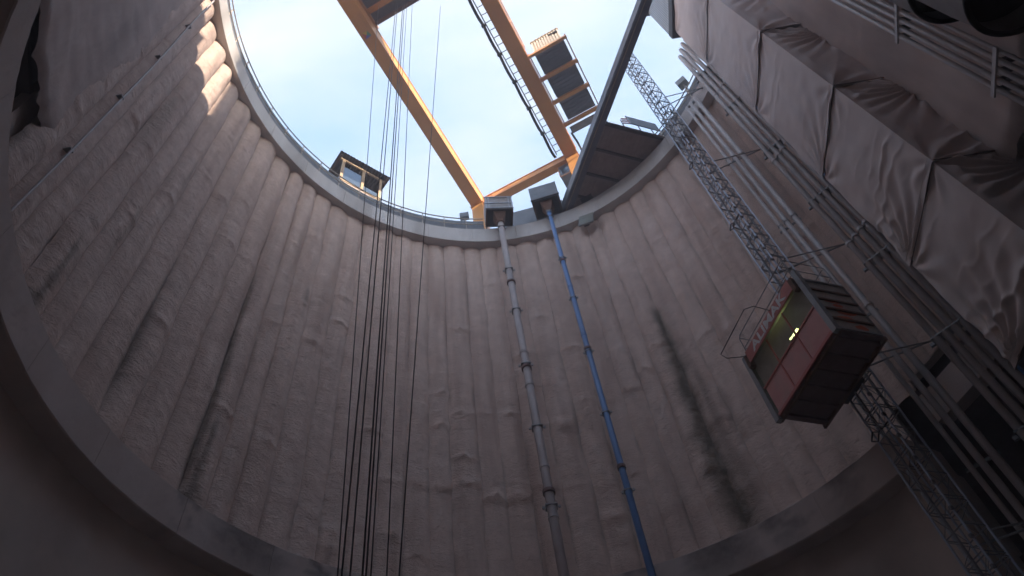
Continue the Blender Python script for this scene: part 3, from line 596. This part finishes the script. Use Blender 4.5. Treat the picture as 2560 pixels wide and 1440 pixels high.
MB().tube(mast(hm + .3, hm + .05, .4), mast(hm + .3, hm + .05, 37.9), .05, 8).build('guide_tube', 'galv', ms)
for z in (9.2, 14.5, 20.6, 25.6, 31.0):
    g = MB(); p = mast(-hm - .02, -hm, z); e = p - ex * -.75 if False else p + ex * .0
    q0 = p + ex * .62 - ey * .05
    g.bar(p, q0 - ex * .18, .03, .03)
    for a, b in ((( -.18, 0), (0, .16)), ((0, .16), (.18, 0)), ((.18, 0), (0, -.16)), ((0, -.16), (-.18, 0))): g.bar(q0 + ex * a[0] + Z * a[1], q0 + ex * b[0] + Z * b[1], .03, .03)
    g.build('cable_guide', 'dark', ms)
for k, z in enumerate((38.6, 30.6, 22.6, 17.2, 11.2)):
    wp = mast(0, 0, z); rd = Vector((wp.x, wp.y, 0)).normalized(); tn = Vector((rd.y, -rd.x, 0))
    rw = 11.95 if k == 0 else 12.3
    e1 = cyl(rw, math.degrees(math.atan2(wp.x, wp.y)) + 8.5, z); e2 = cyl(rw, math.degrees(math.atan2(wp.x, wp.y)) + 1.5, z)
    if k == 0: e1.z = e2.z = 38.1
    m_ = MB().tube(mast(hm, hm, z), e1, .028, 8).tube(mast(-hm, hm, z), e1 - Z * .05, .024, 8)
    t_ = m_.build('mast_tie', 'steel', ms)
    for e in (e1,): MB().box(e, (.22, .08, .22), (Vector((rd.y, -rd.x, 0)), rd, Z)).build('wall_plate', 'dark', t_)
# cage
H0, H1 = zc, zc + 2.42
cage = thing('hoist_cage', cg(0, 0, H0), 'faded red lift cage with name board and lit lamp on the mast', 'lift')
MB().box(cg(0, 0, H0 + .05), (2 * HX, LY, .09), CAX).build('floor', 'uside', cage)
for k in range(6): MB().box(cg(-HX + .2 + (2 * HX - .4) * k / 5, 0, H0 - .04), (.08, LY - .02, .09), CAX).build('floor_joist', 'uside', cage)
for b in (-HY + .05, HY - .05): MB().box(cg(0, b, H0 - .04), (2 * HX + .1, .07, .12), CAX).build('floor_beam', 'rust', cage)
MB().box(cg(0, 0, H1), (2 * HX, LY, .06), CAX).build('roof', 'steel', cage)
# machinery frame next to the mast
MB().box(cg(ma_, HY + .10, H0 + 1.3), (.9, .16, 2.7), CAX).build('drive_frame', 'dark', cage)
sa = -HX; 
for sgn, wd_ in ((-1, .17), (1, .17)):
    MB().box(cg(sgn * (HX + .02), -HY - .03, (H0 + H1) / 2 + .08), (wd_, .16, H1 - H0 + .35), CAX).build('corner_post', 'steel', cage)
    MB().box(cg(sgn * (HX - .03), HY - .04, (H0 + H1) / 2), (.08, .08, H1 - H0), CAX).build('corner_post', 'steel', cage)
# long front: gate of three columns, mesh above, faded red panels below, orange sill
cols = [-1.5, -.48, .52, 1.5]; fb = -HY - .01
for i in range(3):
    a, b = cols[i], cols[i + 1]
    MB().box(cg((a + b) / 2, fb, H0 + .64), (b - a - .03, .04, 1.0), CAX).build('gate_panel', 'pink', cage)
for i in range(3):
    a, b = cols[i], cols[i + 1]
    MB().bar(cg((a + b) / 2, fb, H0 + 1.16), cg((a + b) / 2, fb, H0 + 1.17), b - a, .04).build('panel_rail', 'red', cage) if False else None
def wires(a, b, z0, z1, n, step, mm, nm, par):
    m_ = MB()
    k = int((b - a) / step)
    for i in range(k + 1): m_.bar(cg(a + (b - a) * i / k, n, z0), cg(a + (b - a) * i / k, n, z1), .012, .012)
    k = int((z1 - z0) / step)
    for i in range(k + 1): m_.bar(cg(a, n, z0 + (z1 - z0) * i / k), cg(b, n, z0 + (z1 - z0) * i / k), .012, .012)
    return m_.build(nm, mm, par)
for i in range(3):
    a, b = cols[i], cols[i + 1]; wires(a + .02, b - .02, H0 + 1.16, H0 + 2.2, fb, .04, 'mesh', 'gate_mesh', cage)
for a in cols[1:3]: MB().box(cg(a, fb - .03, H0 + 1.15), (.045, .03, 2.1), CAX).build('gate_bar', 'red', cage)
for z, hh in ((H0 + .06, .10), (H0 + 1.155, .05)): MB().box(cg(0, fb - .025, z), (3.04, .05, hh), CAX).build('gate_rail', 'red', cage)
sg_ = MB().box(cg(0, fb - .16, H0 + 2.36), (2.75, .04, .46), CAX).build('name_board', 'red', cage)
for s in (-1, 1): MB().box(cg(s * 1.44, fb - .1, H0 + 2.25), (.14, .18, .5), CAX).build('hinge', 'rust', cage)
cu = bpy.data.curves.new('t', 'FONT'); cu.body = 'ALIMAK'; cu.size = .46; cu.extrude = .004; cu.align_x = 'CENTER'; cu.align_y = 'CENTER'; cu.offset = .012
to = bpy.data.objects.new('t', cu); col.objects.link(to); dg = bpy.context.evaluated_depsgraph_get(); dg.update()
me = bpy.data.meshes.new_from_object(to.evaluated_get(dg)); bpy.data.objects.remove(to); me.materials.clear(); me.materials.append(MT['white'])
lt = bpy.data.objects.new('lettering', me); col.objects.link(lt); lt.parent = sg_
TX = -ex if True else ex
lt.matrix_local = Matrix.Translation(cg(0, fb - .186, H0 + 2.36) - ORG[cage.name]) @ Matrix(((TX.x * 1.25, 0, -ey.x), (TX.y * 1.25, 0, -ey.y), (0, 1, 0))).to_4x4()
# short side towards the tower: ribbed wall with spray marks
for s in (-1, 1):
    MB().box(cg(s * (HX - .02), 0, (H0 + H1) / 2), (.03, LY - .1, H1 - H0 - .1), CAX).build('side_wall', 'mesh', cage)
    for k in range(6): MB().box(cg(s * (HX + .015), 0, H0 + .1 + .45 * k), (.06, LY - .1, .07), CAX).build('side_rib', 'steel' if k in (0, 5) else 'rust', cage)
sd = -1 if A_.dot(ex) < D_.dot(ex) else 1
for b, z, q in ((-.1, .62, .34), (.05, 1.0, .42), (-.15, 1.45, .3), (.2, .3, .26), (-.05, 1.25, .2)):
    pts = [cg(sd * (HX - .001), b + q * .8 * math.cos(t) * (1 + .35 * fbm(t, b, z)), H0 + z + q * .38 * math.sin(t) * (1 + .5 * fbm(z, t, b))) for t in [2 * math.pi * i / 14 for i in range(14)]]
    MB().prism(pts, ex * sd * .003).build('spray_mark', 'spray', cage)
MB().box(cg(.1, HY - .05, (H0 + H1) / 2), (2 * HX - .3, .03, H1 - H0 - .1), CAX).build('back_wall', 'mesh', cage)
MB().tube(cg(-.30, -.35, H1 - .62), cg(.12, -.35, H1 - .58), .035, 10).build('lamp_tube', 'glow', cage)
MB().box(cg(-.15, .1, H1 - .78), (.7, .05, .07), CAX).build('inner_board', 'spray', cage)
# roof guard rails
rz = H1 + .05
for b in (-HY + .03, HY - .03):
    MB().path([cg(-HX + .1, b, rz), cg(-HX + .1, b, rz + 1.0), cg(-HX + .2, b, rz + 1.1), cg(HX - .2, b, rz + 1.1), cg(HX - .1, b, rz + 1.0), cg(HX - .1, b, rz)], .014, 6).build('roof_rail', 'steel', cage, True)
    MB().tube(cg(-HX + .1, b, rz + .55), cg(HX - .1, b, rz + .55), .013, 6).build('roof_rail', 'steel', cage)
for a in (-HX + .1, HX - .1):
    for z in (.55, 1.05): MB().tube(cg(a, -HY + .03, rz + z), cg(a, HY - .03, rz + z), .013, 6).build('roof_rail', 'steel', cage)
MB().box(cg(ma_ + .5, HY - .3, rz + .3), (.7, .45, .55), CAX).build('motor', 'steel', cage)
MB().path([cg(HX * .9, -HY - .1, H1 + .1), cg(HX * 1.0, -HY - .75, H1 + .05), cg(HX * 1.0, -HY - .9, H1 + .2), cg(-.1, -HY - .9, H1 + .25), cg(-.3, -HY - .7, H1 + .2), cg(-.3, -HY - .1, H1 + .1)], .014, 6).build('ramp_loop', 'dark', cage, True)

# ------------------------------------------------------------------ pipes along the wall on the tower side
def vpipe(az, rr, z0, z1, r_, m, label, group, elbow=None, joints=(), name='service_pipe', d=None):
    p = az_R(az, rr) if d is None else az_d(az, d); rd = Vector((p.x, p.y, 0)).normalized()
    t = thing(name, p + Z * z0, label, 'pipe', group)
    if elbow:
        e = elbow; pts = [p + Z * z0, p + Z * (z1 - .3)] + [p + Z * (z1 - .3 + .3 * math.sin(k * math.pi / 8)) + e * .3 * (1 - math.cos(k * math.pi / 8)) for k in range(1, 5)] + [p + Z * z1 + e * 2.5]
        MB().path(pts, r_, 12).build('pipe_run', m, t, True)
    else: MB().tube(p + Z * z0, p + Z * z1, r_, 12).build('pipe_run', m, t, True)
    for z in joints: MB().tube(p + Z * (z - .06), p + Z * (z + .06), r_ * 1.3, 12).build('coupling', m, t)
    return p, t
azs = (38.25, 39.1, 39.95, 40.8); names = ('outermost pale pipe of the four pipe bundle, on its hoist side', 'second pale pipe from the hoist side of the four pipe bundle', 'third pale pipe from the hoist side of the four pipe bundle', 'pale pipe of the four pipe bundle next to the blue cable and tarpaulin')
jz = ((35.2, 27.8, 21.4), (35.3, 27.9, 21.5), (35.4, 28.0, 21.6), (35.5, 28.2, 21.7))
PB = []
for k in range(4):
    px_ = ((1697, 145), (1702, 125), (1706, 110), (1712, 100))[k]; zt_ = atd(px_, 18.1).z
    p, t = vpipe(azs[k], None, 3.0, zt_ + .15, .105, 'wpipe', names[k], 'four pipe bundle beside the tarpaulin tower', Vector((.75, .66, 0)).normalized(), jz[k], d=18.05); PB.append(p)
e_ = (PB[3] - PB[0]).normalized(); rn = Vector((-e_.y, e_.x, 0)); rn = rn if rn.dot(PB[0]) > 0 else -rn
for k, z in enumerate((37.9, 33.4, 28.6, 24.3, 20.2, 16.4, 12.9)):
    lb = ('at the rim', 'first below the rim', 'above the level of the mast ties', 'halfway down the shaft', 'level with the lift roof', 'just above the ring beam', 'below the ring beam')[k]
    t = thing('pipe_bracket', PB[0] + Z * z, 'steel cross bracket holding the four pipe bundle, ' + lb, 'bracket', 'brackets of the four pipe bundle')
    MB().bar(PB[0] - e_ * .25 + rn * .16 + Z * z, PB[3] + e_ * .25 + rn * .16 + Z * z, .08, .1).build('cross_bar', 'steel', t)
    for p in (PB[0], PB[3]): MB().bar(p + rn * .16 + Z * z, p + rn * (12.2 - math.hypot(p.x, p.y) + .3) + Z * z, .07, .07).build('wall_arm', 'steel', t)
    for p in PB: MB().box(p + Z * z + rn * .02, (.26, .24, .05), (e_, rn, Z)).build('pipe_clip', 'steel', t)
p_ = az_d(41.25, 18.0); tag(MB().tube(p_ + Z * 4, p_ + Z * 36.5, .04, 8).build('service_cable', 'bpipe', None, True, org=p_ + Z * 4), 'thin blue cable hanging along the edge of the tarpaulin', 'cable')
azt = ((33.9, .075, 'slim pale pipe of the three pipe group, nearest the hoist mast'), (34.75, .095, 'middle pale pipe of the three pipe group by the hoist'), (35.75, .11, 'thickest pale pipe of the three pipe group, nearest the wall bracket feet'))
PT = []
for k, (a, r_, lb) in enumerate(azt):
    p, t = vpipe(a, None, 2.5, 37.6 + .1 * k, r_, 'wpipe', lb, 'three pipe group beside the hoist', None, (31.2 - .2 * k, 25.2, 19.4), d=18.75); PT.append(p)
t = thing('pipe_bracket', PT[0] + Z * 37, 'steel bracket under the rim holding the three pipe group', 'bracket', 'brackets of the three pipe group')
MB().bar(PT[0] + Z * 37.5, PT[2] + Z * 37.6, .1, .12).build('cross_bar', 'steel', t)
for z, lb in ((31.0, 'nearest the rim'), (25.0, 'above the lift'), (19.2, 'beside the lift'), (13.2, 'below the lift')):
    t = thing('pipe_bracket', PT[0] + Z * z, 'small clip bracket of the three pipe group, ' + lb, 'bracket', 'brackets of the three pipe group')
    e2_ = (PT[2] - PT[0]).normalized(); r2 = Vector((-e2_.y, e2_.x, 0)); r2 = r2 if r2.dot(PT[0]) > 0 else -r2
    MB().bar(PT[0] - e2_ * .15 + r2 * .12 + Z * z, PT[2] + e2_ * .15 + r2 * .12 + Z * z, .06, .08).build('cross_bar', 'steel', t)
    MB().bar(PT[1] + r2 * .12 + Z * z, PT[1] + r2 * 1.1 + Z * z, .06, .06).build('wall_arm', 'steel', t)
P5 = []
for k in range(5):
    lb = ('edge pipe of the five pipe bundle, next to the tarpaulin tower', 'second pipe from the tower in the five pipe bundle', 'middle pipe of the five pipe bundle on the smooth lining', 'fourth pipe from the tower in the five pipe bundle', 'thin edge pipe of the five pipe bundle, farthest from the tower')[k]
    p, t = vpipe(57.45 + .72 * k, 11.75, 8, 37.2, (.07, .065, .065, .065, .045)[k], 'wpipe', lb, 'five pipe bundle on the smooth lining', None, (), 'service_pipe'); P5.append(p)
e5 = (P5[4] - P5[0]).normalized(); r5 = Vector((-e5.y, e5.x, 0)); r5 = r5 if r5.dot(P5[0]) > 0 else -r5
for z, lb in ((33.0, 'high up'), (28.2, 'in the upper half'), (onR((2262, 60), 11.9).z, 'next to the second tarpaulin seam'), (onR((2510, 190), 11.9).z, 'just above the dark recess')):
    t = thing('pipe_bracket', P5[0] + Z * z, 'steel bracket across the five pipe bundle, ' + lb, 'bracket', 'brackets of the five pipe bundle')
    MB().bar(P5[0] - e5 * .2 - r5 * .08 + Z * z, P5[4] + e5 * .12 - r5 * .08 + Z * z, .05, .14).build('cross_bar', 'wpipe', t)
    for p in P5[:4]: MB().box(p + Z * (z - .12) + r5 * .14, (.12, .3, .16), (e5, r5, Z)).build('pipe_clip', 'dark', t)

# ------------------------------------------------------------------ scaffold tower wrapped in tarpaulin
TX0, TY0, TY1, TX1 = 10.6, .2, 3.4, 12.6
seams = [13.7, 18.25, 23.95, 30.3, 37.0, 42.9]
tow = thing('scaffold_tower', (11.5, 1.8, ZR1), 'scaffold stair tower wrapped in sagging grey tarpaulin against the wall', 'tower')
def fan(u, v, tu, tv, k, amp, rad, ph=0.):
    du, dv = u - tu, v - tv; r_ = math.hypot(du, dv); a = math.atan2(dv, du)
    return amp * math.sin(a * k + ph + 1.5 * r_) * math.exp(-(r_ / rad) ** 2) * min(1, r_ * 2.2)
for si in range(5):
    z0, z1 = seams[si], seams[si + 1]; sd_ = si * 3.7; full = (1., .75, .25, .1, .1)[si]
    def fA(u, v):                                        # broad face towards the shaft: u from corner to wall edge
        y = TY0 + (TY1 + .05 * si - TY0) * u; z = z0 + (z1 - z0) * v; W_ = TY1 - TY0; H_ = z1 - z0; uu, vv = u * W_, v * H_
        d = .05 * math.sin(math.pi * v) * math.sin(math.pi * u) + .05 * fbm(uu * .5 + sd_, vv * .4, 1)
        cv = vv - .9 * u * u * (1 - v) + .35 * fbm(vv * .4, uu * .5, sd_ + 2)          # slack swags running from the corner to the wall ties
        rg = 1 - abs(math.sin(cv * 4.6 + 1.6 * fbm(vv * .5 + sd_, uu * .35, 0))); rg = 2 * rg ** 1.6 - .4
        d += full * .055 * rg * max(0, min(1, fbm(vv * .45 + sd_, uu * .25, sd_) * 1.6 + .42)) * math.sin(math.pi * min(1, v * 1.05)) ** .5
        d += fan(uu, vv, W_, .1, 19, .02 + .05 * full, 2.8, sd_) + fan(uu, vv, W_, H_ - .1, 9, .05, 1.3, sd_) + fan(uu, vv, 0, H_, 8, .05, 1.1) + fan(uu, vv, 0, 0.05, 9, .05, 1.2, 1)
        d = d * min(1, u * 7) + .05 * max(0, 1 - v * 14)
        return Vector((TX0 - d - .02, y - .05 * max(0, 1 - v * 14) * (1 - u), z))
    def fB(u, v):                                        # side face: u from corner to wall
        x = TX0 - .02 + (TX1 - TX0) * u; z = z0 + (z1 - z0) * v; W_ = TX1 - TX0; H_ = z1 - z0; uu, vv = u * W_, v * H_
        d = .05 * math.sin(math.pi * v) + .05 * fbm(uu * .6 + sd_, vv * .4, 5)
        rg = 1 - abs(math.sin((vv * 1.0 - uu * .75) * 3.6 + 1.5 * fbm(uu * .5, vv * .3, sd_))); rg = 2 * rg ** 1.6 - .4
        d += max(.3, full) * .065 * rg * math.sin(math.pi * u) ** .6 * max(0, min(1, fbm(vv * .35 + sd_, uu * .3, 7) * 1.6 + .35))
        d += fan(uu, vv, W_, H_ * .8, 19, .07, 2.0, sd_) + fan(uu, vv, 0, H_, 7, .07, 1.2, 2) + fan(uu, vv, 0, 0, 9, .09, 1.5, 1 + sd_)
        d = d * min(1, u * 7) + .05 * max(0, 1 - v * 14)
        return Vector((x - .05 * max(0, 1 - v * 14) * (1 - u), TY0 - d, z))
    a = MB().grid(fA, 64, 110).build('tarpaulin_sheet', 'tarp', tow, True); b = MB().grid(fB, 48, 100).build('tarpaulin_sheet', 'tarp', tow, True)
    a['label'] = 'broad tarpaulin sheet facing the shaft'; b['label'] = 'narrow tarpaulin sheet on the side'
    for h, rr_ in ((.0, .016), (.22, .010)):
        MB().path([Vector((TX0 - .07 - h * .1, TY0 - .02 + (TY1 - TY0) * k / 10, z0 + h - .03 * math.sin(math.pi * k / 10))) for k in range(11)], rr_, 6).build('hem_batten', 'seam' if h == 0 else 'tarp', tow, True)
        if h == 0: MB().path([Vector((TX0 - .05 + (TX1 - TX0) * k / 8, TY0 - .08, z0 - .04 * math.sin(math.pi * k / 8))) for k in range(9)], rr_, 6).build('hem_batten', 'seam', tow, True)
for x, y in ((TX0 + .12, TY0 + .12), (TX0 + .12, TY1 - .1), (12.3, TY0 + .12), (12.1, TY1 - .1)):
    MB().tube((x, y, ZR1), (x, y, 42.9), .045, 8).build('standard', 'galv', tow)
for z in [16 + 2.0 * k for k in range(14)]:
    MB().tube((TX0 + .12, TY0 + .12, z), (TX0 + .12, TY1 - .1, z), .035, 6).build('ledger', 'galv', tow); MB().tube((TX0 + .12, TY0 + .12, z), (12.3, TY0 + .12, z), .035, 6).build('ledger', 'galv', tow)
# back sheet closing the tower above the rim on the mast side
def fC(u, v): return Vector((TX0 + (TX1 - TX0) * u, TY1 + .14 + .05 * fbm(u * 3, v * 5, 2), 36 + 6.9 * v))
MB().grid(fC, 12, 30).build('tarpaulin_sheet', 'tarp', tow, True)
# corrugated headhouse standing on top of the tower
can = thing('headhouse', (11.6, .6, 43.7), 'pale corrugated metal headhouse with dark eave on top of the tarpaulin tower', 'shed')
MB().box((11.6, .8, 46.1), (2.1, 6.6, 4.9)).build('wall', 'corr', can)
for k in range(48): MB().box((10.53, -2.42 + .138 * k, 46.1), (.05, .07, 4.88)).build('sheet_ridge', 'corr', can)
MB().box((11.52, .8, 43.26), (2.16, 6.5, .74)).build('eave', 'roof', can)
MB().box((11.5, .8, 48.61), (2.5, 6.9, .1)).build('roof_deck', 'roof', can)

# ------------------------------------------------------------------ ventilation ducts overhead, conduit on the far side
for px_, d_, r_, lb in (((2560, -62), 9.4, .9, 'wide open ended ventilation duct hanging nearest the smooth lining'), ((2400, -80), 10.4, 1.0, 'second ventilation duct mostly hidden behind the wide one')):
    c = atd(px_, d_)
    t = thing('ventilation_duct', c, lb, 'duct', 'ventilation ducts')
    n_ = 40; ou = [c + Vector((math.cos(a), math.sin(a), 0)) * r_ for a in [2 * math.pi * i / n_ for i in range(n_)]]; top = 36.0 - c.z
    m_ = MB(); rings = 24; vs_ = []
    for j in range(rings + 1):
        for a in [2 * math.pi * i / n_ for i in range(n_)]: vs_.append(c + Vector((math.cos(a), math.sin(a), 0)) * (r_ + (.02 if j % 2 else 0)) + Z * (top * j / rings))
    m_.add(vs_, [(j * n_ + i, j * n_ + (i + 1) % n_, (j + 1) * n_ + (i + 1) % n_, (j + 1) * n_ + i) for j in range(rings) for i in range(n_)]); m_.build('duct_hose', 'duct', t, True)
    MB().tube(c + Z * .6, c + Z * (top - .2), r_ * .97, n_, cap=True).build('dark_core', 'black', t)  # black plug, the dark inside of the duct put into its colour
    MB().path([c + Vector((math.cos(a), math.sin(a), 0)) * r_ for a in [2 * math.pi * i / n_ for i in range(n_)]], .05, 8, True).build('end_ring', 'black', t, True)
cp = [onR(q, 12.05) for q in ((2, 546), (110, 437), (215, 333), (330, 214), (430, 125), (505, 40))]
pc_ = sum((Vector((p.x, p.y, 0)) for p in cp), Vector()) / len(cp)
cd_ = thing('conduit', (pc_.x, pc_.y, 15.5), 'thin grey conduit running straight down the piles beside the smooth lining', 'conduit')
MB().path([Vector((pc_.x, pc_.y, z)) * 1 + Vector((.02 * math.sin(z * .7), .04 * math.sin(z * .31), 0)) for z in [15.0 + k * 1.0 for k in range(23)]], .035, 8).build('conduit_run', 'wpipe', cd_, True)
for z in (17, 21, 25, 29, 33): MB().box((pc_.x - .1, pc_.y, z), (.25, .16, .06)).build('clip', 'steel', cd_)

# ------------------------------------------------------------------ unseen shed added on the sunny side to throw the rim into shade
sv = Vector((SUNV.x, SUNV.y, 0)).normalized(); sp = Vector((-sv.y, sv.x, 0)); sp = sp if sp.x > 0 else -sp
edge = cyl(12.1, -87.5, 0) + sv * 34.0
cen = edge + sp * 20 + sv * 7
shed = thing('shade_shed', (cen.x, cen.y, ZC1 - .05), 'tall grey corrugated shed out of view, added to shade the rim', 'shed')
SAX = (sp, sv, Z); sh = 13.5
MB().box(cen + Z * (ZC1 - .05 + sh / 2), (40, 14, sh), SAX).build('wall', 'shed', shed)
MB().prism([cen + sp * a + sv * b + Z * (ZC1 + sh + c) for a, b, c in ((-20.3, -7.4, -.04), (-20.3, 0, 1.6), (-20.3, 7.4, -.04))], sp * 40.6).build('roof', 'roof', shed)
for k in range(20): MB().box(cen + sp * (-19 + 2 * k) - sv * 7.02 + Z * (ZC1 + sh / 2), (.12, .08, sh - .2), SAX).build('cladding_rib', 'shed', shed)
for k in (-12, 0, 12): MB().box(cen + sp * k - sv * 7.05 + Z * (ZC1 + 2.4), (4.5, .12, 4.8), SAX).build('door', 'sheet', shed)
# ------------------------------------------------------------------ haze added to lift the dark shadows
hz = bpy.data.materials.new('added_haze'); hz.use_nodes = True; hn_ = hz.node_tree.nodes; hn_.remove(hn_['Principled BSDF'])
pv = hn_.new('ShaderNodeVolumePrincipled'); pv.inputs['Color'].default_value = (1, .80, .76, 1); pv.inputs['Density'].default_value = HAZE; pv.inputs['Anisotropy'].default_value = 0.
hz.node_tree.links.new(pv.outputs[0], hn_['Material Output'].inputs['Volume'])
tag(MB().box((0, 0, 27), (5400, 5400, 58)).build('haze', hz), None, None, None, 'stuff')
bpy.context.view_layer.update()
